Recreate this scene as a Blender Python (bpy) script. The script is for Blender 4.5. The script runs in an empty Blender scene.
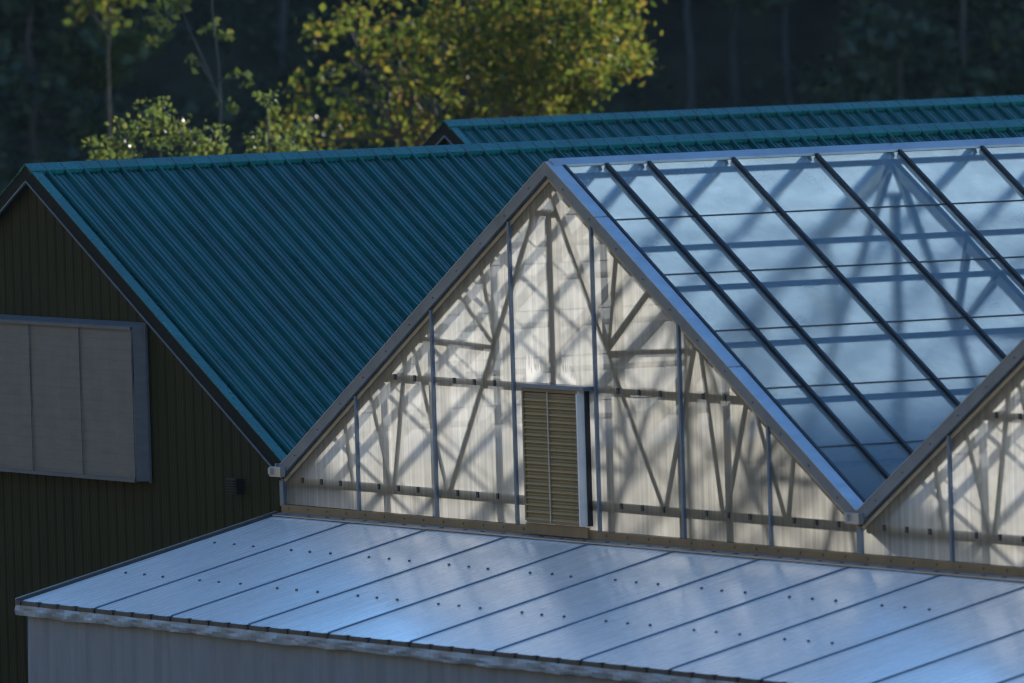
import bpy, bmesh, math, random
import numpy as np
from mathutils import Vector, Matrix
random.seed(7); rng = np.random.default_rng(7)
scene = bpy.context.scene
COL = scene.collection
G = 3.4                      # height of the gable base above the ground
S = 1.8288                   # sheet width of the greenhouse panels
W = 7 * S                    # bay width
ZG, ZA = 0.38, 3.718         # gutter and ridge height above the gable base

# ------------------------------------------------------------------ camera
FPX = 12000.0
CAM = np.array([115.3428, -56.4149, 7.3906])
YAW, PIT, ROL = -1.0966032, 0.0445669, -0.0301254
def cam_axes():
    cy, sy, cp, sp, cr, sr = math.cos(YAW), math.sin(YAW), math.cos(PIT), math.sin(PIT), math.cos(ROL), math.sin(ROL)
    f = np.array([sy*cp, cy*cp, -sp]); r = np.array([cy, -sy, 0.0]); u = np.cross(r, f)
    return cr*r + sr*u, -sr*r + cr*u, f
R_, U_, F_ = cam_axes()
def at(px, py, d):
    """point at forward distance d on the sight line of a measured position"""
    return CAM + d*(F_ + R_*(px-512)/FPX - U_*(py-341.5)/FPX)
cd = bpy.data.cameras.new('camera'); co = bpy.data.objects.new('camera', cd); COL.objects.link(co)
M = Matrix(((R_[0], U_[0], -F_[0], CAM[0]), (R_[1], U_[1], -F_[1], CAM[1]), (R_[2], U_[2], -F_[2], CAM[2]+G), (0, 0, 0, 1)))
co.matrix_world = M
cd.sensor_width = 36; cd.lens = FPX/1024*36; cd.clip_start = 1; cd.clip_end = 3000
cd.dof.use_dof = True; cd.dof.focus_distance = 131; cd.dof.aperture_fstop = 2.8
scene.camera = co

# ------------------------------------------------------------------ materials
def new_mat(name):
    m = bpy.data.materials.new(name); m.use_nodes = True
    n = m.node_tree.nodes; n.clear()
    return m, n, m.node_tree.links
def tex(n, l, scale=(1, 1, 1), nscale=5.0, detail=4, rough=0.55):
    tc = n.new('ShaderNodeTexCoord'); mp = n.new('ShaderNodeMapping'); mp.inputs['Scale'].default_value = scale
    t = n.new('ShaderNodeTexNoise'); t.inputs['Scale'].default_value = nscale; t.inputs['Detail'].default_value = detail
    t.inputs['Roughness'].default_value = rough
    l.new(tc.outputs['Object'], mp.inputs['Vector']); l.new(mp.outputs['Vector'], t.inputs['Vector'])
    return t.outputs['Fac']
def ramp(n, l, src, stops):
    r = n.new('ShaderNodeValToRGB'); l.new(src, r.inputs['Fac'])
    e = r.color_ramp.elements
    while len(e) < len(stops): e.new(0.5)
    for q, (p, c) in zip(e, stops):
        q.position = p; q.color = (*c, 1) if len(c) == 3 else c
    return r.outputs['Color']
def mul(c, k): return tuple(min(1, x*k) for x in c)
def solid(name, c, rough=0.5, metal=0.0, var=0.25, scale=(1, 1, 1), ns=6.0, spec=0.5, bump=0.0, rv=0.15):
    m, n, l = new_mat(name)
    o = n.new('ShaderNodeOutputMaterial'); b = n.new('ShaderNodeBsdfPrincipled'); l.new(b.outputs[0], o.inputs[0])
    f = tex(n, l, scale, ns)
    l.new(ramp(n, l, f, [(0.3, mul(c, 1-var)), (0.7, mul(c, 1+var*0.6))]), b.inputs['Base Color'])
    f2 = tex(n, l, scale, ns*3.1)
    mr = n.new('ShaderNodeMapRange'); mr.inputs['To Min'].default_value = max(0.02, rough-rv); mr.inputs['To Max'].default_value = min(1, rough+rv)
    l.new(f2, mr.inputs['Value']); l.new(mr.outputs[0], b.inputs['Roughness'])
    b.inputs['Metallic'].default_value = metal; b.inputs['Specular IOR Level'].default_value = spec
    if bump:
        bp = n.new('ShaderNodeBump'); bp.inputs['Strength'].default_value = bump; bp.inputs['Distance'].default_value = 0.01
        l.new(f2, bp.inputs['Height']); l.new(bp.outputs[0], b.inputs['Normal'])
    return m
def sheet_mat(name, col, transp, transp_col, gloss, rough, tl=0.6, stretch=(1, 1, 1), ns=3.0, lo=0.8, fine=None):
    """clear or milky plastic sheet: part see-through, part scattering, with a gloss that grows at grazing angles"""
    m, n, l = new_mat(name)
    o = n.new('ShaderNodeOutputMaterial')
    f = tex(n, l, stretch, ns, 5, 0.6)
    c = ramp(n, l, f, [(0.25, mul(col, lo)), (0.75, col)])
    d = n.new('ShaderNodeBsdfDiffuse'); t = n.new('ShaderNodeBsdfTranslucent'); l.new(c, d.inputs[0]); l.new(c, t.inputs[0])
    s = n.new('ShaderNodeMixShader'); s.inputs[0].default_value = tl; l.new(d.outputs[0], s.inputs[1]); l.new(t.outputs[0], s.inputs[2])
    tr = n.new('ShaderNodeBsdfTransparent'); tr.inputs[0].default_value = (*transp_col, 1)
    a = n.new('ShaderNodeMixShader')
    mr = n.new('ShaderNodeMapRange'); mr.inputs['From Min'].default_value = 0.3; mr.inputs['From Max'].default_value = 0.7
    mr.inputs['To Min'].default_value = transp[0]; mr.inputs['To Max'].default_value = transp[1]
    f3 = tex(n, l, fine or stretch, ns*2.3, 4, 0.6)
    l.new(f3, mr.inputs['Value']); l.new(mr.outputs[0], a.inputs[0]); l.new(s.outputs[0], a.inputs[1]); l.new(tr.outputs[0], a.inputs[2])
    g = n.new('ShaderNodeBsdfGlossy'); g.inputs['Roughness'].default_value = rough; g.inputs[0].default_value = (1, 1, 1, 1)
    fr = n.new('ShaderNodeFresnel'); fr.inputs['IOR'].default_value = 1.5
    k = n.new('ShaderNodeMath'); k.operation = 'MULTIPLY'; k.inputs[1].default_value = gloss; l.new(fr.outputs[0], k.inputs[0])
    z = n.new('ShaderNodeMixShader'); l.new(k.outputs[0], z.inputs[0]); l.new(a.outputs[0], z.inputs[1]); l.new(g.outputs[0], z.inputs[2])
    l.new(z.outputs[0], o.inputs[0])
    return m
def leaf_mat(name, cols, tl=0.55, gloss=0.06):
    m, n, l = new_mat(name)
    o = n.new('ShaderNodeOutputMaterial')
    ge = n.new('ShaderNodeNewGeometry')
    stops = [(i/(len(cols)-1), c) for i, c in enumerate(cols)]
    c = ramp(n, l, ge.outputs['Random Per Island'], stops)
    d = n.new('ShaderNodeBsdfDiffuse'); t = n.new('ShaderNodeBsdfTranslucent'); l.new(c, d.inputs[0]); l.new(c, t.inputs[0])
    s = n.new('ShaderNodeMixShader'); s.inputs[0].default_value = tl; l.new(d.outputs[0], s.inputs[1]); l.new(t.outputs[0], s.inputs[2])
    g = n.new('ShaderNodeBsdfGlossy'); g.inputs['Roughness'].default_value = 0.35
    z = n.new('ShaderNodeMixShader'); z.inputs[0].default_value = gloss; l.new(s.outputs[0], z.inputs[1]); l.new(g.outputs[0], z.inputs[2])
    l.new(z.outputs[0], o.inputs[0])
    return m

m_teal = solid('teal_painted_steel', (0.0, 0.072, 0.060), 0.22, 0.62, 0.3, (0.25, 1, 1), 3.0, 0.1, 0.0, 0.07)
m_teal_trim = solid('teal_trim_paint', (0.001, 0.105, 0.095), 0.28, 0.5, 0.2, (0.3, 1, 1), 3.0, 0.15)
m_olive = solid('olive_painted_steel', (0.026, 0.026, 0.009), 0.65, 0.0, 0.2, (1, 1, 0.25), 2.0, 0.08)
m_fascia = solid('dark_green_trim_paint', (0.004, 0.006, 0.004), 0.7, 0.0, 0.2, spec=0.1)
m_alu = solid('dull_aluminium', (0.42, 0.43, 0.45), 0.4, 0.85, 0.15, (1, 1, 1), 4.0)
m_alu_grey = solid('weathered_grey_flashing', (0.16, 0.175, 0.19), 0.5, 0.3, 0.2, (1, 1, 1), 2.5, 0.5)
m_galv = solid('galvanised_steel', (0.42, 0.36, 0.26), 0.5, 0.1, 0.2, (1, 1, 1), 5.0)
m_post = solid('blue_grey_aluminium_post', (0.14, 0.18, 0.24), 0.4, 0.4, 0.15)
m_black = solid('black_rubber_cap', (0.008, 0.009, 0.012), 0.5, 0.0, 0.2, spec=0.3)
m_tan = solid('yellowed_plastic_trim', (0.20, 0.125, 0.05), 0.55, 0.0, 0.25, (1, 1, 1), 3.0)
m_rail = solid('tan_steel_rail', (0.36, 0.28, 0.17), 0.5, 0.1, 0.2, (1, 1, 1), 4.0)
m_fast = solid('grey_fastener_cap', (0.07, 0.08, 0.095), 0.45, 0.2, 0.2)
m_clip = solid('dark_bolt', (0.03, 0.035, 0.045), 0.45, 0.4, 0.2)
m_slat = solid('tan_louvre_slat', (0.33, 0.235, 0.10), 0.5, 0.0, 0.2, (1, 1, 1), 5.0)
m_white = solid('white_painted_frame', (0.75, 0.71, 0.66), 0.45, 0.0, 0.1)
m_seam = solid('blue_grey_seam_strip', (0.10, 0.15, 0.22), 0.4, 0.2, 0.2)
m_dark_trim = solid('dark_eave_strip', (0.05, 0.05, 0.05), 0.5, 0.2, 0.3, (1, 1, 1), 8.0)
m_lean_roof = solid('white_plastic_roof_sheet', (0.90, 0.875, 0.84), 0.27, 0.0, 0.10, (2.6, 0.2, 0.2), 4.0, 0.6, 0.02, 0.06)
_b = [q for q in m_lean_roof.node_tree.nodes if q.type == 'BSDF_PRINCIPLED'][0]; _b.inputs['Coat Weight'].default_value = 0.5
_n, _l = m_lean_roof.node_tree.nodes, m_lean_roof.node_tree.links
_r = _n.new('ShaderNodeMapRange'); _r.inputs['From Min'].default_value = .35; _r.inputs['From Max'].default_value = .65; _r.inputs['To Min'].default_value = .08; _r.inputs['To Max'].default_value = .20
_l.new(tex(_n, _l, (5, .35, .35), 3.0, 5, .65), _r.inputs[0]); _l.new(_r.outputs[0], _b.inputs['Coat Roughness'])
m_film = solid('milky_plastic_film', (0.15, 0.19, 0.245), 0.45, 0.0, 0.16, (3, 3, 0.35), 2.2, 0.4, 0.15)
m_flap = solid('crumpled_plastic_film', (0.23, 0.28, 0.34), 0.4, 0.0, 0.35, (1, 1, 1), 2.5, 0.5, 0.12)
m_shade = solid('grey_shade_cloth', (0.14, 0.135, 0.124), 0.6, 0.0, 0.1, (1, 1, 6), 2.0, 0.3, 0.1)
m_shade_line = solid('blue_grey_cloth_batten', (0.07, 0.09, 0.12), 0.5, 0.0, 0.1)
m_shade_edge = solid('grey_cloth_edge', (0.10, 0.108, 0.12), 0.6, 0.0, 0.15, (1, 1, 3), 4.0, 0.3)
def cloth_grid(m):
    n, l = m.node_tree.nodes, m.node_tree.links
    b = [q for q in n if q.type == 'BSDF_PRINCIPLED'][0]; src = b.inputs['Base Color'].links[0].from_socket
    tc = n.new('ShaderNodeTexCoord'); mp = n.new('ShaderNodeMapping'); mp.inputs['Rotation'].default_value = (math.pi/2, 0, 0)
    br = n.new('ShaderNodeTexBrick'); br.offset = .37; br.inputs['Scale'].default_value = 1; br.inputs['Brick Width'].default_value = .55; br.inputs['Row Height'].default_value = .115
    br.inputs['Mortar Size'].default_value = .006; br.inputs['Color1'].default_value = (1, 1, 1, 1); br.inputs['Color2'].default_value = (.95, .95, .95, 1); br.inputs['Mortar'].default_value = (.87, .87, .88, 1)
    mx = n.new('ShaderNodeMix'); mx.data_type = 'RGBA'; mx.blend_type = 'MULTIPLY'; mx.inputs[0].default_value = 1
    l.new(tc.outputs['Object'], mp.inputs[0]); l.new(mp.outputs[0], br.inputs[0]); l.new(src, mx.inputs[6]); l.new(br.outputs[0], mx.inputs[7]); l.new(mx.outputs[2], b.inputs['Base Color'])
cloth_grid(m_shade)
m_end = solid('dull_tan_end_wall', (0.20, 0.17, 0.11), 0.7)
m_concrete = solid('pale_concrete_floor', (0.16, 0.15, 0.13), 0.8, 0.0, 0.2, (1, 1, 1), 0.6)
m_grass = solid('dry_grass_ground', (0.24, 0.185, 0.10), 0.9, 0.0, 0.4, (1, 1, 1), 0.5, 0.2, 0.3)
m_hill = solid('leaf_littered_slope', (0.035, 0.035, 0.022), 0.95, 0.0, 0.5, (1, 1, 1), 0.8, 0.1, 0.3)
m_bark = solid('brown_bark', (0.09, 0.075, 0.06), 0.9, 0.0, 0.35, (1, 1, 0.2), 9.0, 0.2, 0.5)
m_bark_pale = solid('pale_grey_bark', (0.055, 0.06, 0.06), 0.85, 0.0, 0.4, (1, 1, 0.3), 8.0, 0.2, 0.4)
def pane_mat(name, col, milk, rough):
    """thick hazy plastic pane: rough clear core, some milky scatter, glossy skin"""
    m, n, l = new_mat(name)
    o = n.new('ShaderNodeOutputMaterial')
    f = tex(n, l, (1, 1, 1), 1.3, 5, .6)
    d = n.new('ShaderNodeBsdfDiffuse'); t = n.new('ShaderNodeBsdfTranslucent')
    c = ramp(n, l, f, [(.3, mul(col, .8)), (.7, col)]); l.new(c, d.inputs[0]); l.new(c, t.inputs[0])
    s = n.new('ShaderNodeMixShader'); s.inputs[0].default_value = .5; l.new(d.outputs[0], s.inputs[1]); l.new(t.outputs[0], s.inputs[2])
    r = n.new('ShaderNodeBsdfRefraction'); r.inputs['Color'].default_value = (.75, .875, .93, 1); r.inputs['IOR'].default_value = 1.2; r.inputs['Roughness'].default_value = rough
    a = n.new('ShaderNodeMixShader')
    mr = n.new('ShaderNodeMapRange'); mr.inputs['From Min'].default_value = .3; mr.inputs['From Max'].default_value = .7; mr.inputs['To Min'].default_value = milk[0]; mr.inputs['To Max'].default_value = milk[1]
    l.new(tex(n, l, (1, 1, 1), 3.1, 5, .65), mr.inputs[0]); l.new(mr.outputs[0], a.inputs[0]); l.new(r.outputs[0], a.inputs[1]); l.new(s.outputs[0], a.inputs[2])
    g = n.new('ShaderNodeBsdfGlossy'); g.inputs['Roughness'].default_value = .1
    fr = n.new('ShaderNodeFresnel'); fr.inputs['IOR'].default_value = 1.2
    z = n.new('ShaderNodeMixShader'); l.new(fr.outputs[0], z.inputs[0]); l.new(a.outputs[0], z.inputs[1]); l.new(g.outputs[0], z.inputs[2])
    l.new(z.outputs[0], o.inputs[0]); return m
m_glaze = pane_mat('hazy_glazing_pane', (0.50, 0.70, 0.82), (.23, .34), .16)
m_pur = solid('pale_purlin_paint', (0.62, 0.66, 0.70), 0.5, 0.1, 0.15)
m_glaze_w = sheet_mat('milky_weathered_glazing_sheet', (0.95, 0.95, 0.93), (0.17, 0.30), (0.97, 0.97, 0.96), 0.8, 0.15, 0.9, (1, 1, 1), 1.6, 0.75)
m_gable = sheet_mat('fluted_translucent_sheet', (0.94, 0.92, 0.855), (0.05, 0.26), (0.95, 0.92, 0.84), 0.35, 0.25, 0.94, (5.5, 1, 0.09), 2.6, 0.55, (7.5, 1, 0.12))
m_flare = sheet_mat('painted_flare_sheet', (1.0, 0.99, 0.97), (0.0, 0.02), (0.98, 0.97, 0.94), 0.2, 0.3, 1.0, (6, 1, 0.1), 3.0, 0.97)  # whiter sheet that paints in the sun flare above the louvre
m_maple = leaf_mat('maple_leaves', [(0.028, 0.05, 0.010), (0.05, 0.075, 0.014), (0.085, 0.105, 0.015), (0.11, 0.125, 0.018), (0.14, 0.135, 0.02), (0.17, 0.11, 0.025)], 0.6, 0.012)
m_shrub = leaf_mat('shrub_leaves', [(0.06, 0.09, 0.02), (0.10, 0.13, 0.03), (0.15, 0.15, 0.035)], 0.55, 0.02)
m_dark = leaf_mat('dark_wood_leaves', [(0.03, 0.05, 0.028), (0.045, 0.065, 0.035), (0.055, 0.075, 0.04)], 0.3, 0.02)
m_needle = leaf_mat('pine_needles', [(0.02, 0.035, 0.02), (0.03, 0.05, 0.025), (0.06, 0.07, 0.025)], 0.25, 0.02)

# ------------------------------------------------------------------ builders
def link(o): COL.objects.link(o); return o
def thing(name, label, cat, loc, group=None):
    o = link(bpy.data.objects.new(name, None)); o.empty_display_size = 0.3
    o.location = (loc[0], loc[1], loc[2]+G); o['label'] = label; o['category'] = cat
    if group: o['group'] = group
    return o
def wloc(o):
    v = Vector((0, 0, 0))
    while o is not None: v = v + o.location; o = o.parent
    return v
class MB:
    def __init__(s): s.v = []; s.f = []
    def poly(s, pts):
        i = len(s.v); s.v += [tuple(p) for p in pts]; s.f.append(tuple(range(i, i+len(pts))))
    def hexa(s, p):
        i = len(s.v); s.v += [tuple(q) for q in p]
        for f in ((0, 3, 2, 1), (4, 5, 6, 7), (0, 1, 5, 4), (1, 2, 6, 5), (2, 3, 7, 6), (3, 0, 4, 7)): s.f.append(tuple(i+k for k in f))
    def box(s, x0, x1, y0, y1, z0, z1):
        s.hexa([(x0, y0, z0), (x1, y0, z0), (x1, y1, z0), (x0, y1, z0), (x0, y0, z1), (x1, y0, z1), (x1, y1, z1), (x0, y1, z1)])
    def beam(s, a, b, w, h, up=(0, 0, 1)):
        a, b = np.array(a, float), np.array(b, float); t = b-a; t /= np.linalg.norm(t)
        u = np.array(up, float); sd = np.cross(t, u); sd /= np.linalg.norm(sd); u = np.cross(sd, t)
        q = []
        for c in (a, b): q += [c-sd*w/2-u*h/2, c+sd*w/2-u*h/2, c+sd*w/2+u*h/2, c-sd*w/2+u*h/2]
        s.hexa(q)
    def tube(s, pts, rad, n=8):
        pts = [np.array(p, float) for p in pts]; rings = []
        for k, p in enumerate(pts):
            t = pts[min(k+1, len(pts)-1)]-pts[max(k-1, 0)]; t = t/np.linalg.norm(t)
            a = np.cross(t, (0.31, 0.9, 0.2)); a /= np.linalg.norm(a); b = np.cross(t, a)
            r = rad[k] if hasattr(rad, '__len__') else rad
            i = len(s.v); rings.append(i)
            s.v += [tuple(p + r*(a*math.cos(2*math.pi*j/n)+b*math.sin(2*math.pi*j/n))) for j in range(n)]
        for r0, r1 in zip(rings, rings[1:]):
            for j in range(n): s.f.append((r0+j, r0+(j+1) % n, r1+(j+1) % n, r1+j))
        s.f.append(tuple(rings[0]+j for j in range(n))[::-1]); s.f.append(tuple(rings[-1]+j for j in range(n)))
    def build(s, name, mat, parent=None, smooth=False, fix=False):
        me = bpy.data.meshes.new(name)
        off = np.array([0, 0, G], float)
        if parent is not None: off = off - np.array(wloc(parent))
        me.from_pydata([tuple(np.array(v)+off) for v in s.v], [], s.f)
        if fix:
            bm = bmesh.new(); bm.from_mesh(me); bmesh.ops.recalc_face_normals(bm, faces=bm.faces); bm.to_mesh(me); bm.free()
        me.materials.append(mat); me.update()
        if smooth: me.polygons.foreach_set('use_smooth', [True]*len(me.polygons))
        o = link(bpy.data.objects.new(name, me))
        if parent is not None: o.parent = parent
        return o
def copy_part(src, parent, delta):
    c = src.copy(); link(c); c.parent = parent; c.location = src.location + Vector(delta); return c
def structure(o): o['kind'] = 'structure'; return o
def stuff(o, label=None, cat=None):
    o['kind'] = 'stuff'
    if label: o['label'] = label
    if cat: o['category'] = cat
    return o

# ------------------------------------------------------------------ ribbed steel profile
RIB = 0.2286
def rib_profile(a, b):
    """(position, height) pairs of a ribbed steel sheet between a and b"""
    out = [(a, 0.0)]; k = math.ceil(a/RIB)
    while k*RIB < b + RIB:
        c = k*RIB
        for d, h in ((-0.040, 0), (-0.022, 0.034), (-0.012, 0.042), (0.004, 0.042), (0.016, 0.034), (0.034, 0), (0.062, 0), (0.072, 0.008), (0.088, 0.008), (0.098, 0), (0.130, 0), (0.140, 0.008), (0.156, 0.008), (0.166, 0)):
            if a < c+d < b: out.append((c+d, h))
        k += 1
    out.append((b, 0.0)); return out
def roof_sheet(mb, xr, zr, xe, ze, y0, y1, screws=True):
    d = np.array([xe-xr, 0, ze-zr]); L = np.linalg.norm(d); d /= L; n = np.array([-d[2], 0, d[0]])
    if n[2] < 0: n = -n
    pr = rib_profile(y0, y1)
    for (ya, ha), (yb, hb) in zip(pr, pr[1:]):
        A = np.array([xr, ya, zr])+n*ha; B = np.array([xr, yb, zr])+n*hb
        mb.poly([A, A+d*L, B+d*L, B])
    if screws:
        t = 0.35
        while t < L-0.1:
            k = math.ceil(y0/RIB)
            while k*RIB+0.045 < y1:
                c = np.array([xr, k*RIB+0.046, zr])+d*t+n*0.004
                e = np.array([0, 1.0, 0])
                mb.hexa([c-d*.008-e*.008-n*.004, c+d*.008-e*.008-n*.004, c+d*.008+e*.008-n*.004, c-d*.008+e*.008-n*.004,
                         c-d*.006-e*.006+n*.005, c+d*.006-e*.006+n*.005, c+d*.006+e*.006+n*.005, c-d*.006+e*.006+n*.005])
                k += 1
            t += 0.72

def make_barn(label, xr, zr, ze, y0, y1, left_wall=True, screws=True):
    """steel barn bay: ridge at xr, eaves W/2 to both sides"""
    hw = W/2
    root = thing('steel_barn', label, 'barn', (xr, y0, -G))
    sl = (zr-ze)/hw
    for sg in (1, -1):
        mb = MB(); roof_sheet(mb, xr, zr, xr+sg*hw, ze, y0+0.10, y1, screws and sg > 0)
        mb.build('roof', m_teal, root)
    # gable wall of upright ribbed sheet
    yw = y0+0.12
    mb = MB(); pr = [(a, b*.4) for a, b in rib_profile(xr-hw+0.02, xr+hw-0.02)]
    top = lambda x: zr-0.05-abs(x-xr)*sl
    for (xa, ha), (xb, hb) in zip(pr, pr[1:]):
        if xa < xr < xb:
            mb.poly([(xa, yw-ha, -G), (xr, yw-hb, -G), (xr, yw-hb, top(xr)), (xa, yw-ha, top(xa))]); xa = xr
        mb.poly([(xa, yw-ha, -G), (xb, yw-hb, -G), (xb, yw-hb, top(xb)), (xa, yw-ha, top(xa))])
    mb.build('gable_wall', m_olive, root)
    mb = MB(); mb.box(xr-hw+.03, xr+hw-.03, y1-0.2, y1-0.1, -G, ze)
    mb.poly([(xr-hw+.03, y1-.15, ze), (xr+hw-.03, y1-.15, ze), (xr, y1-.15, zr-.05)])
    mb.build('end_wall', m_olive, root)
    for sg in (1, -1):
        if sg > 0 and not left_wall: continue
        mb = MB(); mb.box(xr+sg*hw-.05-.02*sg, xr+sg*hw+.05-.02*sg, yw+.06, y1-.22, -G, ze-.08); mb.build('side_wall', m_olive, root)
    # ridge cap: two sloping wings
    mb = MB()
    for sg in (1, -1):
        a = np.array([xr, 0, zr+0.045]); b = np.array([xr+sg*0.16, 0, zr+0.045-0.16*sl])
        for ya, yb in ((y0-0.01, y1),):
            mb.hexa([(a[0], ya, a[2]-.012), (b[0], ya, b[2]-.045), (b[0], yb, b[2]-.045), (a[0], yb, a[2]-.012),
                     (a[0], ya, a[2]), (b[0], ya, b[2]), (b[0], yb, b[2]), (a[0], yb, a[2])])
    mb.build('ridge_cap', m_teal_trim, root)
    for sg in (1, -1):
        # fascia board under the roof edge and the bright flange lying on the roof edge
        f = MB(); x0, x1 = xr, xr+sg*hw
        z0, z1 = zr+0.02, ze+0.02
        f.hexa([(x0, y0, z0-.165), (x1, y0, z1-.165), (x1, y0+.03, z1-.165), (x0, y0+.03, z0-.165), (x0, y0, z0), (x1, y0, z1), (x1, y0+.03, z1), (x0, y0+.03, z0)])
        fo = f.build('rake_fascia', m_fascia, root)
        g = MB(); g.hexa([(x0, y0-.012, z0-.185), (x1, y0-.012, z1-.185), (x1, y0+.02, z1-.185), (x0, y0+.02, z0-.185), (x0, y0-.012, z0-.166), (x1, y0-.012, z1-.166), (x1, y0+.02, z1-.166), (x0, y0+.02, z0-.166)])
        g.build('drip_edge', m_seam, fo)
        g = MB(); g.hexa([(x0, y0-.006, z0+.001), (x1, y0-.006, z1+.001), (x1, y0+.11, z1+.001), (x0, y0+.11, z0+.001), (x0, y0-.006, z0+.014), (x1, y0-.006, z1+.014), (x1, y0+.11, z1+.014), (x0, y0+.11, z0+.014)])
        g.build('rake_flange', m_teal_trim, root)
    return root

YB = 0.03
barn = make_barn('teal ribbed steel roof over dark olive gable wall with a pale cloth covered box', -W/2, 3.52, 0.36, YB, 26.0, left_wall=False)
barn2 = make_barn('second teal roofed steel barn, only its ridge showing behind the nearer teal roof', -1.5*W, 3.43, 0.30, 11.78, 36.0, screws=False)

# pale cloth covered box on the barn's gable
bx0, bx1, bz0, bz1 = -W+3.66, -3.66, 0.105, 1.80
yf, yk = YB-0.045, YB+0.095
mb = MB()
nx, nz = 26, 12
def cy(i, j):  # slight sag of the cloth between its battens
    return yf + 0.012*math.sin(i*1.9+j*0.6)*math.sin(math.pi*j/nz)
vv = [[(bx0+(bx1-bx0)*i/nx, cy(i, j), bz0+(bz1-bz0)*j/nz) for j in range(nz+1)] for i in range(nx+1)]
for i in range(nx):
    for j in range(nz): mb.poly([vv[i][j], vv[i+1][j], vv[i+1][j+1], vv[i][j+1]])
cov = mb.build('cloth_cover', m_shade, barn, True)
mb = MB()
mb.poly([(bx1, yf, bz0), (bx1+.09, yk, bz0), (bx1+.09, yk, bz1+.05), (bx1, yf, bz1)])
mb.poly([(bx0, yf, bz0), (bx0, yf, bz1), (bx0-.09, yk, bz1+.05), (bx0-.09, yk, bz0)])
mb.poly([(bx0, yf, bz1), (bx1, yf, bz1), (bx1+.09, yk, bz1+.05), (bx0-.09, yk, bz1+.05)])
mb.poly([(bx0, yf, bz0), (bx0-.09, yk, bz0), (bx1+.09, yk, bz0), (bx1, yf, bz0)])
mb.build('cover_side', m_shade_edge, cov)
for x in (bx1-0.01, bx1-1.36, bx1-2.67, bx1-3.98, bx1-5.3, bx0+.01):
    mb = MB(); mb.box(x-.010, x+.010, yf-.024, yf-.012, bz0, bz1); mb.build('cover_batten', m_shade, cov)
mb = MB()
mb.box(bx0-.0, bx1+.0, yf-.03, yf-.006, bz1-.03, bz1+.01); mb.box(bx0-.0, bx1+.0, yf-.03, yf-.006, bz0-.01, bz0+.03)
mb.box(bx1+.07, bx1+.095, yk-.03, yk-.002, bz0-.02, bz1+.05)
mb.build('cover_frame', m_shade_edge, cov)
# small dark vent box
mb = MB(); mb.box(-1.56, -1.30, YB+.02, YB+.115, 0.05, 0.215)
vb = mb.build('vent_box', m_black, barn)
mb = MB()
for k in range(5): mb.box(-1.54, -1.32, YB+.006, YB+.019, 0.062+k*.03, 0.078+k*.03)
mb.build('vent_slat', m_fascia, vb)

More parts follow.
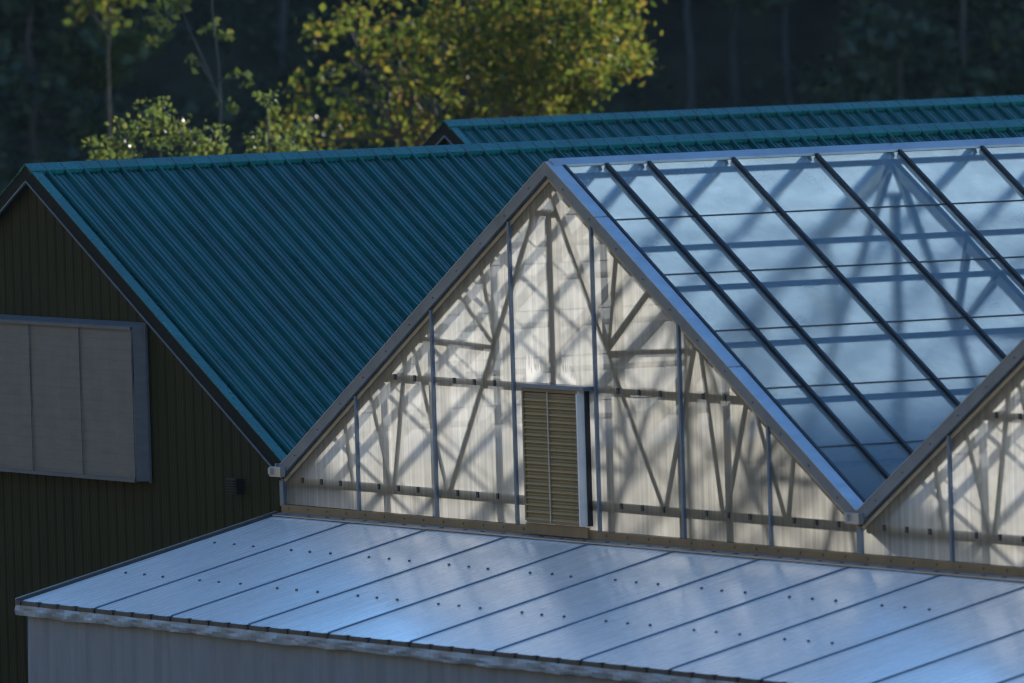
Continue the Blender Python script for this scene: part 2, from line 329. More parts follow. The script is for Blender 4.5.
# ------------------------------------------------------------------ greenhouse
YE = 15.8
gh = thing('greenhouse', 'gable fronted greenhouse of milky sheets with glazed ribbed roof beside the teal roof', 'greenhouse', (W/2, 0, -G))
SL = (ZA-ZG)/(W/2)
ND = np.array([math.sin(math.atan(SL)), 0, math.cos(math.atan(SL))])
bars = [0.115, 0.605, 1.096]
while bars[-1]+0.981 < YE: bars.append(bars[-1]+0.981)
seam_fr = [0.168, 0.329, 0.491, 0.654, 0.818]
def slope_pt(b, sg, t, y, off=0.0):
    """bay b, side sg, fraction t from ridge to gutter"""
    xr = W/2+b*W
    return np.array([xr+sg*t*W/2, y, ZA-t*(ZA-ZG)]) + off*np.array([sg*ND[0], 0, ND[2]])
for b in (0, 1):
    for sg in (1, -1):
        up = np.array([sg*ND[0], 0, ND[2]])
        prev = 0.02
        for k, y in enumerate(bars + [YE]):
            mb = MB(); p0, p1 = prev+.004, y-.004
            q = [slope_pt(b, sg, 0.008, p0), slope_pt(b, sg, 0.985, p0), slope_pt(b, sg, 0.985, p1), slope_pt(b, sg, 0.008, p1)]
            if sg > 0: mb.hexa([c-up*.014 for c in q]+q)
            else: mb.poly(q)
            if k > 0:
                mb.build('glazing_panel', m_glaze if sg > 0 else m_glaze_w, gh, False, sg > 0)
            prev = y
        src = None
        for y in bars:
            if src is None:
                mb = MB(); mb.beam(slope_pt(b, sg, 0.012, y, .024), slope_pt(b, sg, 0.985, y, .024), .034, .036, up)
                cap = mb.build('glazing_bar', m_black, gh)
                mb = MB(); mb.beam(slope_pt(b, sg, 0.012, y, -.028), slope_pt(b, sg, 0.985, y, -.028), .044, .05, up)
                base = mb.build('bar_base', m_alu, cap); src = (cap, y, base)
            else:
                c = copy_part(src[0], gh, (0, y-src[1], 0)); copy_part(src[2], c, (0, 0, 0))
        for t in seam_fr:
            mb = MB(); mb.beam(slope_pt(b, sg, t, bars[0], .006), slope_pt(b, sg, t, YE, .006), .022, .008, up)
            mb.build('glazing_seam', m_dark_trim, gh)
        for t in (0.012, 0.23, 0.345, 0.507, 0.667, 0.842):
            mb = MB(); mb.beam(slope_pt(b, sg, t, .06, -.11), slope_pt(b, sg, t, YE, -.11), .04, .05, up)
            mb.build('purlin', m_pur, gh)
    # ridge cap
    mb = MB(); xr = W/2+b*W
    for sg in (1, -1):
        mb.hexa([(xr, -.005, ZA+.02), (xr+sg*.09, -.005, ZA+.02-.09*SL), (xr+sg*.09, YE, ZA+.02-.09*SL), (xr, YE, ZA+.02),
                 (xr, -.005, ZA+.062), (xr+sg*.09, -.005, ZA+.045-.09*SL), (xr+sg*.09, YE, ZA+.045-.09*SL), (xr, YE, ZA+.062)])
    mb.build('ridge_cap', m_alu, gh)
    mb = MB(); mb.tube([(xr, 3.98+.02, ZA+.05), (xr, 4.0, ZA+.12)], .008, 6); mb.build('ridge_pin', m_clip, gh)
    # verge: grey fascia to the front, bright flashing on the roof edge
    for sg in (1, -1):
        x0, x1 = xr, xr+sg*W/2
        mb = MB(); ya, yb = -.06, .006
        zt, zb = 0.03, -.108
        mb.hexa([(x0, ya, ZA+zb), (x1, ya, ZG+zb), (x1, yb, ZG+zb), (x0, yb, ZA+zb), (x0, ya, ZA+zt), (x1, ya, ZG+zt), (x1, yb, ZG+zt), (x0, yb, ZA+zt)])
        fa = mb.build('verge_fascia', m_alu_grey, gh)
        for k in range(11):
            t = 0.06+0.088*k
            q = (x0+(x1-x0)*t, ya-.006, ZA-t*(ZA-ZG)-.045)
            if k == 0:
                mb = MB(); mb.tube([(q[0], ya+.002, q[2]), (q[0], ya-.008, q[2])], .008, 6); sc = mb.build('fascia_screw', m_clip, fa); q0 = q
            else: copy_part(sc, fa, (q[0]-q0[0], 0, q[2]-q0[2]))
        mb = MB()
        brk = [0.0, 0.166, 0.60, 1.0]
        for ta, tb in zip(brk, brk[1:]):
            A = slope_pt(b, sg, ta+.002, 0); B = slope_pt(b, sg, tb-.002, 0)
            mb.hexa([(A[0], ya-.004, A[2]+.031), (B[0], ya-.004, B[2]+.031), (B[0], .088, B[2]+.031), (A[0], .088, A[2]+.031),
                     (A[0], ya-.004, A[2]+.04), (B[0], ya-.004, B[2]+.04), (B[0], .088, B[2]+.04), (A[0], .088, A[2]+.04)])
        mb.build('verge_flashing', m_alu, gh)
        # sheet retaining strip just under the fascia
        mb = MB()
        mb.hexa([(x0, -.022, ZA-.175), (x1, -.022, ZG-.175), (x1, .0, ZG-.175), (x0, .0, ZA-.175), (x0, -.022, ZA-.127), (x1, -.022, ZG-.127), (x1, .0, ZG-.127), (x0, .0, ZA-.127)])
        mb.build('sheet_strip', m_rail, gh)
# gutters
for gx in (0.0, W, 2*W):
    mb = MB(); mb.box(gx-.13, gx-.11, -.05, YE, ZG-.05, ZG+.05); mb.box(gx+.11, gx+.13, -.05, YE, ZG-.05, ZG+.05); mb.box(gx-.11, gx+.11, -.05, YE, ZG-.05, ZG-.03)
    go = mb.build('gutter', m_alu, gh)
    mb = MB(); mb.box(gx-.13, gx+.14, -.12, -.064, ZG-.085, ZG+.02); mb.box(gx-.10, gx-.05, -.15, -.12, ZG-.06, ZG+.01); mb.build('gutter_end', m_alu, go)
    mb = MB(); mb.box(gx-.045, gx+.045, -.045, -.012, -.02, ZG-.13); mb.build('corner_post', m_post, gh)
# gable sheets, one per width, cut to the rake; ragged whiter patches over the louvre paint in a sun flare
def gz(x):
    b = math.floor(x/W); return ZA-SL*abs(x-(b*W+W/2))-.10
LX0, LX1, LZ0, LZ1 = 5.845, 7.105, 0.06, 1.425
flares = {}
xs = LX0-0.03
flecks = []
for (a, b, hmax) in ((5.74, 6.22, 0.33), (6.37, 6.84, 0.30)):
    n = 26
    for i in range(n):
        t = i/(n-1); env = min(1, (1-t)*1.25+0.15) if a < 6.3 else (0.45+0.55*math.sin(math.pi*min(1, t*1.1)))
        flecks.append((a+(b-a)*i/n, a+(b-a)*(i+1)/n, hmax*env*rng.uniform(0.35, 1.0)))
zflo = 1.475
for k in range(14):
    x0, x1 = k*S+.006, (k+1)*S-.006
    cuts = [x0]+[c for f in flecks for c in f[:2] if x0 < c < x1]+[x1]
    if x0 < W/2 < x1: cuts.append(W/2)
    if x0 < 1.5*W < x1: cuts.append(1.5*W)
    cuts = sorted(set(round(c, 5) for c in cuts))
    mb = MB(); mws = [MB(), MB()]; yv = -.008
    for a, b in zip(cuts, cuts[1:]):
        if b-a < 1e-4: continue
        fl = [f for f in flecks if f[0]-1e-4 <= a and b <= f[1]+1e-4]
        if fl:
            h = zflo+fl[0][2]; c = (a+b)/2
            mb.poly([(a, yv, 0), (b, yv, 0), (b, yv, zflo), (a, yv, zflo)])
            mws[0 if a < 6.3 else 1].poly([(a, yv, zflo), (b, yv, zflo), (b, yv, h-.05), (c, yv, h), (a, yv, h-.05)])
            mb.poly([(a, yv, h-.05), (c, yv, h), (c, yv, gz(c)), (a, yv, gz(a))]); mb.poly([(c, yv, h), (b, yv, h-.05), (b, yv, gz(b)), (c, yv, gz(c))])
        else:
            mb.poly([(a, yv, 0), (b, yv, 0), (b, yv, gz(b)), (a, yv, gz(a))])
    so = mb.build('gable_sheet', m_gable, gh)
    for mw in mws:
        if mw.v: mw.build('flare_patch', m_flare, so)
for k in range(1, 14):
    if k == 7: continue
    x = k*S
    mb = MB(); mb.box(x-.019, x+.019, -.045, -.012, -.03, gz(x)-.02); mb.build('mullion', m_post, gh)
# rails behind the sheet
clip = None
for z, h in ((0.268, .085), (1.44, .075)):
    for b in (0, 1):
        hx = W/2-(z-ZG+.1)/SL if z > ZG else W/2-.05
        xa, xb = W/2+b*W-hx+.0, W/2+b*W+hx
        if z > ZG: xa, xb = b*W+(z+.14-ZG)/SL, (b+1)*W-(z+.14-ZG)/SL
        else: xa, xb = b*W+.06, (b+1)*W-.06
        mb = MB()
        if True:
            mb.box(xa, xb, .03, .08, z-h/2, z+h/2)
        mb.build('gable_rail', m_rail, gh)
        if b == 0 or True:
            k = 0
            x = b*W+S/4
            while x < (b+1)*W-.1:
                if xa+.1 < x < xb-.1 and not (LX0-.2 < x < LX1+.1) and (round((x/S) % 1, 2) not in (0.0, 1.0)) and x < 17:
                    if clip is None:
                        mb = MB(); mb.box(x-.022, x+.022, -.024, -.0095, z-.030, z+.030); clip = mb.build('rail_clip', m_clip, gh); c0 = (x, z)
                    else: copy_part(clip, gh, (x-c0[0], 0, z-c0[1]))
                x += S/4
# inner columns
for b in (0, 1):
    for x in (2.30, 3.43, 4.92, 7.38, 8.93, 9.92):
        mb = MB(); mb.box(x+b*W-.05, x+b*W+.05, .17, .25, -G, gz(x)-.06); mb.build('inner_column', m_galv, gh)
# trusses
FRONT = {'l': ((6.10, 3.40), (3.90, 0.30)), 'r': ((6.36, 3.40), (8.63, 0.30)), 'tie': ((6.03, 3.225), (6.50, 3.225)), 'hl': ((3.11, 1.87), (5.02, 1.81)), 'hr': ((7.53, 1.82), (9.32, 1.89)),
         'a': ((4.14, 2.40), (5.02, 1.83)), 'b': ((4.72, 2.70), (5.03, 1.87)), 'c': ((7.53, 1.88), (8.36, 2.42)), 'd': ((7.75, 2.75), (7.53, 1.88)),
         'e': ((3.09, 1.86), (3.84, 0.28)), 'f': ((2.97, 1.80), (2.60, 0.28)), 'g': ((2.05, 1.33), (2.53, 0.28)), 'h': ((9.58, 1.66), (9.90, 0.28)), 'i': ((9.36, 1.86), (8.68, 0.28)),
         'j': ((10.42, 1.32), (9.97, 0.28)), 'k': ((10.76, 1.12), (11.20, 0.30)), 'm': ((11.37, 0.75), (11.27, 0.30)), 'n': ((1.45, 0.98), (1.62, 0.30))}
def truss(y, members, b, th):
    xr = W/2+b*W
    mb = MB(); yc = max(y, .07)
    for sg in (1, -1):
        mb.beam((xr, yc, ZA-.17), (xr+sg*(W/2-.1), yc, ZG-.10), .07, .11)
    t = mb.build('truss', m_galv, gh)
    for k, (p, q) in members.items():
        p, q = (list(p), q) if p[1] >= q[1] else (list(q), p); dx, dz = p[0]-q[0], p[1]-q[1]; L = math.hypot(dx, dz)
        if k[0] not in 'th' or k == 'h':   # run the upper end up to the rafter
            for _ in range(30):
                if p[1] >= gz(p[0])-.03 or L == 0: break
                if gz(p[0])-p[1] > .6: break
                p[0] += dx/L*.02; p[1] += dz/L*.02
        mb = MB(); mb.beam((p[0]+b*W, y, p[1]), (q[0]+b*W, y, q[1]), th, th, (0, 1, 0)); mb.build('truss_web', m_galv, t)
    if not members: return
    mb = MB(); mb.beam((xr-.12 if y < 1 else xr, y+.015, 3.225), (xr-.12 if y < 1 else xr, y+.015, .30), .085, .085, (0, 1, 0)); mb.build('king_post', m_galv, t)
    if y > 1:
        mb = MB(); mb.beam((b*W+.1, y, .27), ((b+1)*W-.1, y, .27), .08, .09); mb.build('tie_beam', m_galv, t)
SYM = {}
for k, (p, q) in FRONT.items():
    if k in ('l', 'hl', 'a', 'b', 'e', 'f', 'g', 'tie'):
        SYM[k] = ((p[0]+.15, p[1]), (q[0]+.15, q[1])); SYM[k+'x'] = ((W-p[0]-.15, p[1]), (W-q[0]-.15, q[1]))
for b in (0, 1):
    truss(.046, FRONT, b, .056)
    for y in (4.0, 8.0, 12.0, YE-.3): truss(y, SYM if y < 5 else {}, b, .07)
for b in (0, 1, 2):
    for y in (4.0, 8.0, 12.0, YE-.3):
        mb = MB(); mb.box(b*W-.06, b*W+.06, y-.06, y+.06, -G, ZG-.07); mb.build('gutter_column', m_galv, gh)
# far end sheet and right side sheet
mb = MB()
for b in (0, 1):
    mb.poly([(b*W, YE, -G), ((b+1)*W, YE, -G), ((b+1)*W, YE, ZG), (b*W+W/2, YE, ZA), (b*W, YE, ZG)])
mb.build('end_wall', m_end, gh)
mb = MB(); mb.poly([(2*W, 0, -G), (2*W, YE, -G), (2*W, YE, ZG), (2*W, 0, ZG)]); mb.build('side_sheet', m_gable, gh)
mb = MB(); mb.poly([(0, 0, -G), (2*W, 0, -G), (2*W, 0, -.03), (0, 0, -.03)]); mb.build('lower_sheet', m_film, gh)
# tan base trim
mb = MB(); mb.box(0.02, 2*W, -.06, -.011, -.085, -.004)
tr = mb.build('base_trim', m_tan, gh)
mb0 = None
for k in range(56):
    x = .2+k*S/4
    if x > 17: break
    if mb0 is None: mb = MB(); mb.box(x-.009, x+.009, -.066, -.061, -.05, -.03); mb0 = mb.build('trim_bolt', m_clip, tr); x00 = x
    else: copy_part(mb0, tr, (x-x00, 0, 0))
# louvred shutter box in the gable
lv = MB(); y0, y1 = -.125, -.012
lv.box(LX0, LX0+.035, y0, y1, LZ0, LZ1); lv.box(LX0+.035, LX1-.0205, y0, y1, LZ1-.035, LZ1); lv.box(LX0+.035, LX1-.02, y0, y1, LZ0-.02, LZ0+.02)
lo = lv.build('louvre_shutter', m_tan, gh)
mb = MB(); mb.box(LX1-.02, LX1, y0, y1, LZ0-.02, LZ1); mb.box(LX1-.025, LX1, y0-.016, y0-.001, LZ0-.02, LZ1-.03); mb.build('louvre_side', m_white, lo)
mb = MB(); mb.box(LX0+.04, LX1-.04, -.03, -.02, LZ0+.03, LZ1-.04); mb.build('louvre_back', m_tan, lo)
nsl = 18; hsl = (LZ1-LZ0-.07)/nsl; s0 = None
for k in range(nsl):
    z = LZ0+.022+k*hsl
    if s0 is None:
        mb = MB(); xa, xb = LX0+.04, LX1-.025
        for j in range(3):
            za, zb = z+hsl*j/3+.004, z+hsl*(j+1)/3
            mb.hexa([(xa, y0+.012-.006, za), (xb, y0+.012-.006, za), (xb, y0+.03, za), (xa, y0+.03, za), (xa, y0+.024, zb), (xb, y0+.024, zb), (xb, y0+.034, zb), (xa, y0+.034, zb)])
        mb.box(xa, xb, y0-.004, y0+.02, z-.008, z+.003)
        s0 = mb.build('louvre_slat', m_slat, lo)
    else: copy_part(s0, lo, (0, 0, k*hsl))
mb = MB(); mb.box((LX0+LX1)/2-.05, (LX0+LX1)/2-.028, y0-.012, y0-.005, LZ0, LZ1-.03); mb.build('louvre_rod', m_alu, lo)
mb = MB(); mb.box(LX0-.0, LX1+.16, -.15, -.012, LZ1+.004, LZ1+.045); mb.build('louvre_hood', m_post, lo)
mb = MB(); mb.box(LX1+.002, LX1+.03, -.058, -.010, LZ0-.02, LZ1); mb.build('louvre_gap_shade', m_black, lo)  # black strip painting the shaded gap beside the shutter box
mb = MB(); mb.box(LX0-.05, LX1+.05, -.09, -.061, -.08, .03); mb.build('louvre_sill', m_tan, lo)

# ------------------------------------------------------------------ lean-to
LT = thing('lean_to', 'low lean-to with white sheet roof and film wall in front of the milky gable', 'lean-to', (W, -1.6, -G))
YT, ZT, LL, DR = -.10, -.114, 3.185, .757
XE = 2*W+.4
def lp(x, t, off=0.0):
    n = np.array([0, -DR, LL-.1]); n /= np.linalg.norm(n)
    return np.array([x, YT+t*(-LL-YT), ZT-t*DR])+n*off
roof = None
for k in range(14):
    mb = MB(); a, b = k*S+.004, (k+1)*S-.004
    na, nt = 6, 10
    P = [[lp(a+(b-a)*i/na, j/nt, .006*math.sin(math.pi*i/na)*(0.6+.4*math.sin(k*2.1+j*.9))) for j in range(nt+1)] for i in range(na+1)]
    for i in range(na):
        for j in range(nt): mb.poly([P[i][j], P[i][j+1], P[i+1][j+1], P[i+1][j]])
    mb.build('roof_sheet', m_lean_roof, LT, True)
mb = MB(); mb.hexa([lp(0, 0, -.05), lp(XE, 0, -.05), lp(XE, 1, -.05), lp(0, 1, -.05), lp(0, 0, -.01), lp(XE, 0, -.01), lp(XE, 1, -.01), lp(0, 1, -.01)]); mb.build('roof_deck', m_film, LT)
sm = None
for k in range(1, 14):
    x = k*S
    if sm is None:
        mb = MB(); mb.beam(lp(x, .012, .006), lp(x, .985, .006), .03, .014, (0, -.2, 1)); sm = mb.build('seam_strip', m_seam, LT)
    else: copy_part(sm, LT, (x-S, 0, 0))
fs = None
for t in (.315, .657):
    for k in range(9):
        for q in (.25, .5, .75):
            x = (k+q)*S + rng.uniform(-.015, .015)
            c = lp(x, t+rng.uniform(-.004, .004), .014)
            if fs is None:
                mb = MB(); mb.tube([c-np.array([0, -.002, .012]), c+np.array([0, -.002, .006])],   .015, 8); fs = mb.build('roof_fastener', m_fast, LT); f0 = c
            else: copy_part(fs, LT, tuple(c-f0))
mb = MB(); mb.hexa([(0.02, -.062, -.098), (XE, -.062, -.098), (XE, -.175, -.118), (0.02, -.175, -.118), (0.02, -.062, -.086), (XE, -.062, -.086), (XE, -.175, -.106), (0.02, -.175, -.106)])
mb.build('head_flashing', m_alu, LT)
b0 = None
for k in range(40):
    x = .3+k*S/4+rng.uniform(-.06, .06)
    if x > 16.6: break
    if b0 is None: mb = MB(); mb.box(x-.035, x+.035, -.135, -.112, -.108, -.092); b0 = mb.build('flashing_bolt', m_clip, LT); xb0 = x
    else: copy_part(b0, LT, (x-xb0, 0, 0))
mb = MB(); mb.beam(lp(-.03, -.005, .004), lp(-.03, 1.0, .004), .035, .05, (0, -.2, 1)); mb.build('roof_edge_trim', m_dark_trim, LT)
mb = MB(); mb.beam(lp(-.056, -.005, .012), lp(-.056, 1.0, .012), .014, .05, (0, -.2, 1)); mb.build('roof_edge_bead', m_alu, LT)
e = lp(0, 1)
mb = MB(); mb.box(-.02, XE, e[1]-.03, e[1]+.012, e[2]-.035, e[2]+.012); ev = mb.build('eave_strip', m_dark_trim, LT)
c0 = None
for k in range(48):
    x = .1+k*S/4
    if x > 17.5: break
    if c0 is None: mb = MB(); mb.box(x-.03, x+.03, e[1]-.042, e[1]-.0305, e[2]-.03, e[2]+.02); mb.box(x-.03, x+.03, e[1]-.042, e[1]+.0, e[2]+.0125, e[2]+.02); c0 = mb.build('eave_clip', m_clip, ev); xc0 = x
    else: copy_part(c0, ev, (x-xc0, 0, 0))
# crumpled film flap hanging under the eave
mb = MB(); n = 260
P = []
for i in range(n+1):
    x = .01+XE*i/n
    ln_ = .105+.006*math.sin(x*1.3)+.005*math.sin(x*5.1+1)+rng.uniform(-.005, .005)
    row = []
    for j in range(5):
        t = j/4
        row.append((x, e[1]-.036-.008*math.sin(t*2.6)-.006*rng.uniform(-1, 1)*(t > 0)-.006*math.sin(x*9+t*3), e[2]-.03-ln_*t))
    P.append(row)
for i in range(n):
    for j in range(4): mb.poly([P[i][j], P[i+1][j], P[i+1][j+1], P[i][j+1]])
mb.build('film_flap', m_flap, LT, True)
# film front wall, faint waves between its uprights
mb = MB(); n = 300; P = []
for i in range(n+1):
    x = .10+(XE-.1)*i/n
    P.append([(x, e[1]+.045+.006*math.sin(x*11+j)+.006*math.sin(x*4.3-j*.7)+.004*math.sin(x*23), e[2]-.04-(G+e[2]-.04)*j/8) for j in range(9)])
for i in range(n):
    for j in range(8): mb.poly([P[i][j], P[i+1][j], P[i+1][j+1], P[i][j+1]])
mb.build('front_film', m_film, LT, True)
mb = MB(); mb.poly([(.10, e[1]+.045, -G), (.10, -.11, -G), (.10, -.11, ZT-.06), (.10, e[1]+.045, e[2]-.05)]); mb.build('side_film', m_film, LT)
for k in range(0, 15):
    mb = MB(); x = max(.14, k*S); mb.box(x-.03, x+.03, e[1]+.065, e[1]+.12, -G, e[2]-.06); mb.build('wall_upright', m_galv, LT)

# ------------------------------------------------------------------ ground and hill
FH = np.array([F_[0], F_[1]])/math.hypot(F_[0], F_[1]); RH = np.array([-FH[1], FH[0]])*-1
def gpos(d, r):  # ground coordinates: d ahead of the camera, r to its right
    q = CAM[:2]+FH*d+RH*r; return q
def hill_z(d, r):
    t = d-262-6*math.sin(r*.03)-3*math.sin(r*.11+1)
    if t <= 0: return -G
    return -G+min(24, 24*(1-math.exp(-t/32)))*1.0
mb = MB(); ds = [-150, -60, 60, 100, 140, 180, 220, 255]+[258+3*i for i in range(30)]+[360, 420, 480]
rs = [-380, -260, -180]+[-120+6*i for i in range(41)]+[180, 260, 380]
grid = [[(*gpos(d, r), -G if d < 256 else hill_z(d, r)) for r in rs] for d in ds]
gi = ds.index(258)
for i in range(gi):
    for j in range(len(rs)-1): mb.poly([grid[i][j], grid[i][j+1], grid[i+1][j+1], grid[i+1][j]])
structure(mb.build('ground', m_grass))
mb = MB()
for i in range(gi, len(ds)-1):
    for j in range(len(rs)-1): mb.poly([grid[i][j], grid[i][j+1], grid[i+1][j+1], grid[i+1][j]])
structure(mb.build('hill', m_hill))
# unseen slope added to bounce warm sun onto the fronts and cover low sky
xs_ = [-420+35*i for i in range(25)]; ys_ = [-75-10*i for i in range(20)]
def rise(x, y):
    t = -y-75; return -G+0.02+(0.72*t if t < 125 else 90+.02*(t-125))*(1+.06*math.sin(x*.02))
mb = MB()
for a, b in zip(xs_, xs_[1:]):
    for c, d in zip(ys_, ys_[1:]): mb.poly([(a, c, rise(a, c)), (a, d, rise(a, d)), (b, d, rise(b, d)), (b, c, rise(b, c))])
structure(mb.build('bounce_slope', m_grass))
mb = MB(); mb.box(.15, 2*W-.1, .3, YE-.1, -G-.05, -G+.03); mb.build('floor', m_concrete, gh)

# ------------------------------------------------------------------ foliage
def leaves(name, centers, size, mat, parent, aspect=1.3, droop=0.25):
    """one mesh of many small folded leaves at the given points"""
    c = np.asarray(centers, float); n = len(c)
    a = rng.normal(size=(n, 3)); a[:, 2] -= droop; a /= np.linalg.norm(a, axis=1)[:, None]
    t = rng.normal(size=(n, 3)); b = np.cross(a, t); b /= np.linalg.norm(b, axis=1)[:, None]
    nn = np.cross(a, b)
    s = size*rng.uniform(.4, 1.35, size=(n, 1))
    L = a*s*aspect*.5; B = b*s*.5; N = nn*s*.16
    v = np.stack([c-L, c-B*.9+N-L*.1, c+L, c+B*.9+N-L*.1], 1).reshape(-1, 3)
    off = np.array([0, 0, G])-np.array(wloc(parent)) if parent is not None else np.array([0, 0, G])
    v = v+off
    i = np.arange(n)*4
    f = np.stack([i, i+1, i+2, i, i+2, i+3], 1).reshape(-1)
    me = bpy.data.meshes.new(name)
    me.vertices.add(n*4); me.vertices.foreach_set('co', v.ravel().astype(np.float32))
    me.loops.add(n*6); me.loops.foreach_set('vertex_index', f.astype(np.int32))
    me.polygons.add(n*2); me.polygons.foreach_set('loop_start', np.arange(0, n*6, 3, dtype=np.int32))
    me.materials.append(mat); me.update(calc_edges=True); me.validate()
    o = link(bpy.data.objects.new(name, me))
    if parent is not None: o.parent = parent
    return o
def cluster(c, r, clumps, per, cr, squash=.8):
    """points of leaf clumps spread through a ball, thicker towards its skin"""
    out = []
    for _ in range(clumps):
        d = rng.normal(size=3); d /= np.linalg.norm(d); q = c+d*np.array([1, 1, squash])*r*rng.uniform(.25, 1.0)**.6
        out.append(q+rng.normal(size=(per, 3))*cr*np.array([1, 1, .7]))
    return np.concatenate(out)
def limb(mb, a, b, r0, r1, wob=.06, n=6):
    a, b = np.array(a, float), np.array(b, float); L = np.linalg.norm(b-a); pts = []
    for k in range(n+1):
        t = k/n; p = a*(1-t)+b*t+np.array([0, 0, .12*L*math.sin(math.pi*t)*.3])
        if 0 < k < n: p = p+rng.normal(size=3)*wob*L*.25
        pts.append(p)
    mb.tube(pts, [r0+(r1-r0)*k/n for k in range(n+1)], 7); return pts
def gxy(px, d, z=-G):
    p = at(px, 100, d); return np.array([p[0], p[1], z])
# the tall sunlit maple behind the barns
D = 188.0
base = gxy(440, D)
mp = thing('maple_tree', 'big yellow green maple turning orange, catching the sun behind the teal roofs', 'tree', base)
blobs = [(575, -60, 1.5, 60), (600, 15, .75, 26), (590, 45, .62, 20), (622, 62, .30, 9), (632, 55, .22, 5), (560, 70, .60, 20), (540, 20, 1.1, 42), (500, 60, .95, 34), (480, 5, 1.1, 36),
         (585, 88, .32, 8), (520, 100, .55, 14), (455, 60, .9, 24), (430, 110, .7, 17), (470, 125, .5, 10), (400, 60, .8, 18), (375, 110, .7, 15), (350, 30, .8, 12), (340, 140, .5, 9), (410, 20, .9, 22),
         (310, 100, .45, 4), (300, 145, .4, 6), (280, 120, .3, 3), (575, 112, .22, 4), (545, 112, .3, 6), (420, 145, .45, 9), (330, 85, .4, 4), (620, -30, .7, 18),
         (480, -120, 2.0, 60), (560, -160, 1.7, 50), (400, -110, 1.8, 45), (480, -260, 2.0, 50), (400, -200, 1.6, 30)]
pts = []; ends = []
for px, py, r, nc in blobs:
    for _ in range(2):
        c = at(px, py, D+rng.normal()*1.5); pts.append(cluster(c, r, max(2, int(nc*(.85 if px > 470 else .5))), 17, .15))
    ends.append((at(px, py, D+rng.normal()*.8), r))
leaves('crown', np.concatenate(pts), .108, m_maple, mp)
mb = MB(); fork = base+np.array([.1, 0, 3.6])
limb(mb, base, fork, .26, .2, .05)
for (px, py, r0) in ((395, 40, .12), (470, -60, .14), (540, 30, .1), (350, 60, .07), (575, -60, .1), (430, 90, .06)):
    e2 = at(px, py, D+rng.normal()*.5); pp = limb(mb, fork, e2, r0, .025, .12, 8)
    for c, r in ends:
        if np.linalg.norm(c-e2) < 1.7 and rng.random() < .8: limb(mb, pp[5], c, .03, .008, .15, 5)
mb.build('trunk', m_bark, mp, True)

def small_tree(name, label, cat, base_px, d, blobs, stems, mat, bark, size, cr=.08, per=8, group=None, rad=.035):
    b = gxy(base_px, d); o = thing(name, label, cat, b, group)
    p = [cluster(at(px, py, d+rng.normal()*.35), r, max(2, int(nc*.7)), per, cr*1.15) for px, py, r, nc in blobs]
    leaves('crown', np.concatenate(p), size, mat, o)
    mb = MB()
    for chain in stems:
        q = [b if c is None else at(c[0], c[1], d+rng.normal()*.05) for c in chain]
        n = len(q)
        mb.tube(q, [rad*(1-.8*k/(n-1))*(1 if chain[0] is None else .55) for k in range(n)], 7)
    mb.build('trunk', bark, o, True)
    return o
small_tree('young_tree', 'thin forked young tree with few yellow leaves, left of the big maple', 'tree', 222, 178,
           [(160, 22, .20, 7), (185, 5, .2, 5), (148, 8, .16, 4), (172, 12, .2, 5), (205, 25, .11, 3), (225, 33, .10, 3), (196, 58, .12, 4), (240, 78, .13, 3), (232, 110, .08, 2), (152, 40, .08, 2), (178, -40, .5, 14), (225, -30, .4, 10), (205, -90, .6, 16)],
           [[None, (221, 150), (220, 100), (218, 60), (212, 10), (210, -60), (205, -120)], [(221, 105), (208, 70), (194, 40), (184, 15), (178, -40)], [(212, 85), (200, 62), (192, 57)], [(219, 80), (232, 78), (240, 78)]], m_shrub, m_bark_pale, .12, .06, 6, rad=.032)
small_tree('leafy_shrub', 'yellow green leafy shrub showing just above the left half of the teal ridge', 'shrub', 165, 166,
           [(150, 125, .30, 16), (170, 132, .34, 20), (145, 108, .12, 4), (165, 105, .10, 4), (120, 132, .16, 5), (190, 140, .28, 12), (208, 148, .2, 7), (92, 142, .10, 3), (105, 155, .16, 5), (130, 150, .3, 10), (215, 130, .1, 3), (160, 165, .5, 22), (200, 170, .4, 14), (110, 175, .4, 10)],
           [[None, (160, 150), (150, 120)], [None, (185, 150), (178, 118)], [None, (130, 160), (112, 140)]], m_shrub, m_bark, .075, .07, 12, rad=.03)
small_tree('leafy_shrub', 'darker low shrub between the young tree and the big maple', 'shrub', 275, 170,
           [(255, 140, .14, 5), (272, 132, .2, 7), (290, 140, .25, 8), (300, 128, .2, 5), (262, 100, .06, 2), (268, 97, .08, 2), (275, 106, .08, 2), (265, 155, .3, 9), (300, 160, .35, 10)],
           [[None, (270, 150), (266, 98)], [None, (290, 150), (300, 120)]], m_shrub, m_bark, .075, .07, 11, rad=.03)
small_tree('yellowing_tree', 'tree top with sunlit yellow leaves at the upper left, before the dark wood', 'tree', 108, 212,
           [(112, -4, .30, 10), (92, 2, .28, 8), (132, -2, .22, 6), (75, -12, .4, 10), (125, -45, .8, 34), (90, -60, .9, 34), (105, 22, .25, 4), (70, 15, .2, 3)],
           [[None, (110, 140), (108, 60), (110, 0), (112, -60)], [(109, 40), (88, 5), (80, -20)], [(109, 30), (128, 0), (135, -30)]], m_maple, m_bark, .13, .09, 12, rad=.028)
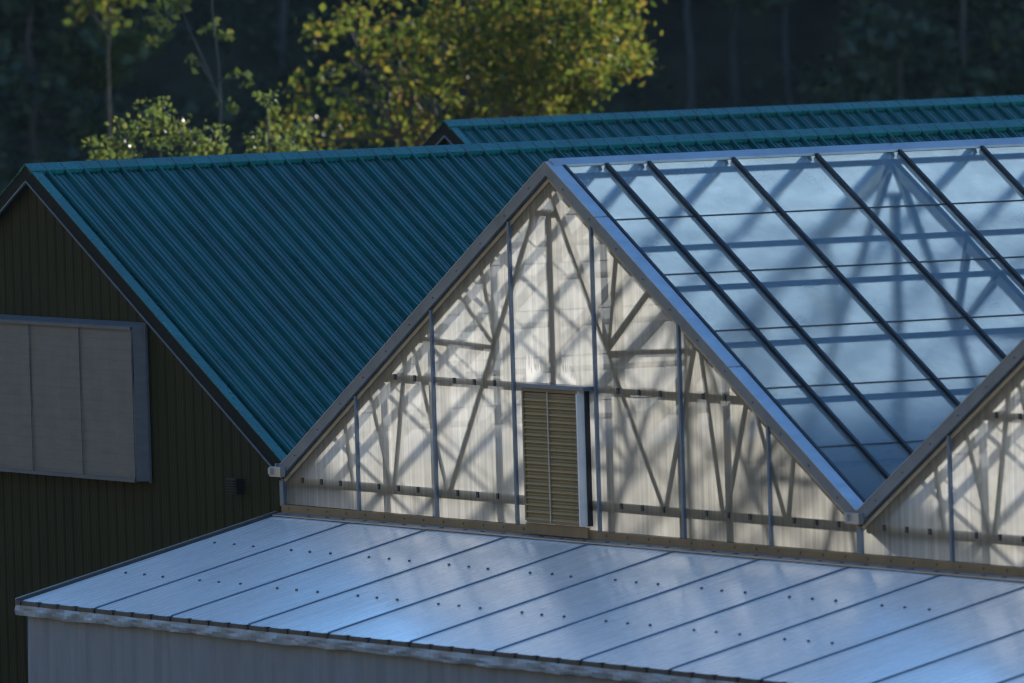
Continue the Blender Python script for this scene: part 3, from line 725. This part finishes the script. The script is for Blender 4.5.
# shaded wood on the slope: single trees one can tell apart, then the mass behind them
def wood_tree(px, d, h, crown_r, lean, pale, label, nb=16, lo=.35, conifer=False, mat=None):
    r = (px-512)/FPX*d
    gp = gpos(d, r); z = hill_z(d, r); b = np.array([gp[0], gp[1], z])
    o = thing('pine_tree' if conifer else 'woodland_tree', label, 'tree', b, 'trees of the shaded wood')
    mb = MB(); R3 = np.array([RH[0], RH[1], 0]); top = b+np.array([0, 0, h])+R3*lean
    trunk = limb(mb, b-np.array([0, 0, .3]), top, (.034+.014*rng.random())*h**.45, .03, .03, 9)
    P = []
    for k in range(nb):
        t = rng.uniform(lo, 1.0); c = b+(top-b)*t
        w = crown_r*((1.08-t)*1.3 if conifer else math.sin(math.pi*min(1, (t-lo)/(1-lo)*.75+.2)))
        an = rng.uniform(0, 6.28); c2 = c+np.array([math.cos(an)*w, math.sin(an)*w, rng.uniform(-.2, .3)-(0.25*w if conifer else -.1)])
        limb(mb, c-np.array([0, 0, .15*w]), c2, .035, .012, .12, 4)
        P.append(cluster(c2*.75+c*.25, crown_r*.34, 9, 9, .22, .55))
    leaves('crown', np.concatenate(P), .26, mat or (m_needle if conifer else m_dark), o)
    mb.build('trunk', m_bark_pale if pale else m_bark, o, True)
    return o
WOOD = [
    (642, 272, 7.5, 1.6, -.1, True, 'slim pale trunk just right of the big maple crown in the dark wood', 12, .55),
    (693, 269, 8.0, 1.8, .25, True, 'forked pale trunk leaning right in the dark wood above the far teal ridge', 12, .6),
    (742, 271, 8.5, 1.7, .2, True, 'pale trunk leaning right, midway between maple and right picture edge', 12, .6),
    (797, 268, 8.0, 1.8, -.05, True, 'straight pale trunk right of the leaning one in the dark wood', 12, .6),
    (850, 273, 7.5, 2.0, 0, False, 'dim slender woodland tree between pale trunk and bushy tree', 16, .3),
    (905, 266, 6.0, 2.2, 0, False, 'broad bushy dark green tree at the right of the shaded wood', 30, .1),
    (975, 268, 8.5, 2.2, 0, False, 'mossy green pine at the right edge of the shaded wood', 34, .1, True),
    (1045, 272, 8.0, 2.2, 0, False, 'dark pine cut by the right picture edge', 30, .1, True),
    (40, 262, 7.5, 2.2, 0, False, 'dense dark pine filling the far left of the shaded wood', 40, .05, True),
    (110, 266, 8.5, 2.0, 0, False, 'tall dark tree with yellow touched leaves behind the leafy shrub', 34, .15, False, m_shrub),
    (-30, 268, 8.5, 2.2, 0, False, 'dark pine cut by the left picture edge', 30, .05, True),
    (290, 270, 8.0, 1.8, .3, True, 'leaning grey trunk dimly seen between young tree and big maple', 12, .6),
    (335, 273, 8.0, 1.8, -.1, False, 'dark upright trunk behind the left side of the big maple', 14, .5),
    (190, 272, 7.5, 2.0, -.4, False, 'dark leaning woodland tree behind the thin young tree', 18, .3),
    (560, 272, 8.5, 2.2, 0, False, 'dark woodland tree hidden behind the sunlit maple crown', 24, .2),
    (450, 270, 8.5, 2.2, 0, False, 'dark woodland tree seen through gaps in the sunlit maple', 24, .2),
]
for w in WOOD: wood_tree(*w)
P = []
for _ in range(2600):
    d = rng.uniform(274, 312); r = rng.uniform(-75, 75)
    if abs(r) > 22 and rng.random() < .3: continue
    gp = gpos(d, r); z = hill_z(d, r)
    P.append(np.array([gp[0], gp[1], z+rng.uniform(.1, 6.5)**1.0])+rng.normal(size=(26, 3))*np.array([.7, .7, .5]))
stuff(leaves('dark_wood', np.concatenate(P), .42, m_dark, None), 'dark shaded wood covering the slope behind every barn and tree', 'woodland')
P = []
for _ in range(900):
    d = rng.uniform(259, 272); r = rng.uniform(-22, 22); gp = gpos(d, r); z = hill_z(d, r)
    P.append(np.array([gp[0], gp[1], z+rng.uniform(0, 1.0)])+rng.normal(size=(14, 3))*np.array([.4, .4, .25]))
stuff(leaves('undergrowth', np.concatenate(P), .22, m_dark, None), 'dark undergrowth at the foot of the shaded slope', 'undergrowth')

# ------------------------------------------------------------------ air
mb = MB(); mb.box(-560, 560, -420, 560, -G-1.2, 104)
mh = bpy.data.materials.new('haze'); mh.use_nodes = True; mh.node_tree.nodes.clear()
ho = mh.node_tree.nodes.new('ShaderNodeOutputMaterial'); hv = mh.node_tree.nodes.new('ShaderNodeVolumePrincipled')
hv.inputs['Color'].default_value = (.55, .78, 1.0, 1); hv.inputs['Density'].default_value = .00003; hv.inputs['Anisotropy'].default_value = 0.0
mh.node_tree.links.new(hv.outputs[0], ho.inputs['Volume'])
stuff(mb.build('haze', mh, None, False, True), 'thin blue air over the dark wood behind the barns', 'haze')
# ------------------------------------------------------------------ light
SD = Vector((-2.4, 3.4, 1.0)).normalized()
el = math.asin(SD.z); rot = math.atan2(SD.x, SD.y)
sl = bpy.data.lights.new('sun', 'SUN'); sl.energy = 5.0; sl.angle = math.radians(1.4); sl.color = (1.0, .945, .85)
so = link(bpy.data.objects.new('sun', sl)); so.rotation_euler = SD.to_track_quat('Z', 'Y').to_euler(); so.location = (0, 0, 60)
w = bpy.data.worlds.new('World'); scene.world = w; w.use_nodes = True
nt = w.node_tree; nt.nodes.clear()
sk = nt.nodes.new('ShaderNodeTexSky'); sk.sky_type = 'NISHITA'; sk.sun_disc = False; sk.sun_elevation = el; sk.sun_rotation = rot
sk.altitude = 100; sk.air_density = 1.0; sk.dust_density = 0.1; sk.ozone_density = 4.5
bg = nt.nodes.new('ShaderNodeBackground'); bg.inputs['Strength'].default_value = .15
ow = nt.nodes.new('ShaderNodeOutputWorld'); tn = nt.nodes.new('ShaderNodeMix'); tn.data_type = 'RGBA'; tn.blend_type = 'MULTIPLY'; tn.inputs[0].default_value = 1.0
nt.links.new(sk.outputs[0], tn.inputs[6]); tn.inputs[7].default_value = (.94, 1.0, 1.0, 1); nt.links.new(tn.outputs[2], bg.inputs[0]); nt.links.new(bg.outputs[0], ow.inputs[0])
vs = scene.view_settings; vs.view_transform = 'Standard'; vs.look = 'None'; vs.gamma = 1; vs.use_curve_mapping = False; vs.exposure = 1.22
cy_ = scene.cycles; cy_.filter_width = 1.15; cy_.transparent_max_bounces = 24; cy_.max_bounces = 10; cy_.diffuse_bounces = 5; cy_.glossy_bounces = 4; cy_.transmission_bounces = 8
cy_.use_denoising = True; cy_.sample_clamp_indirect = 6; cy_.caustics_reflective = False; cy_.caustics_refractive = False
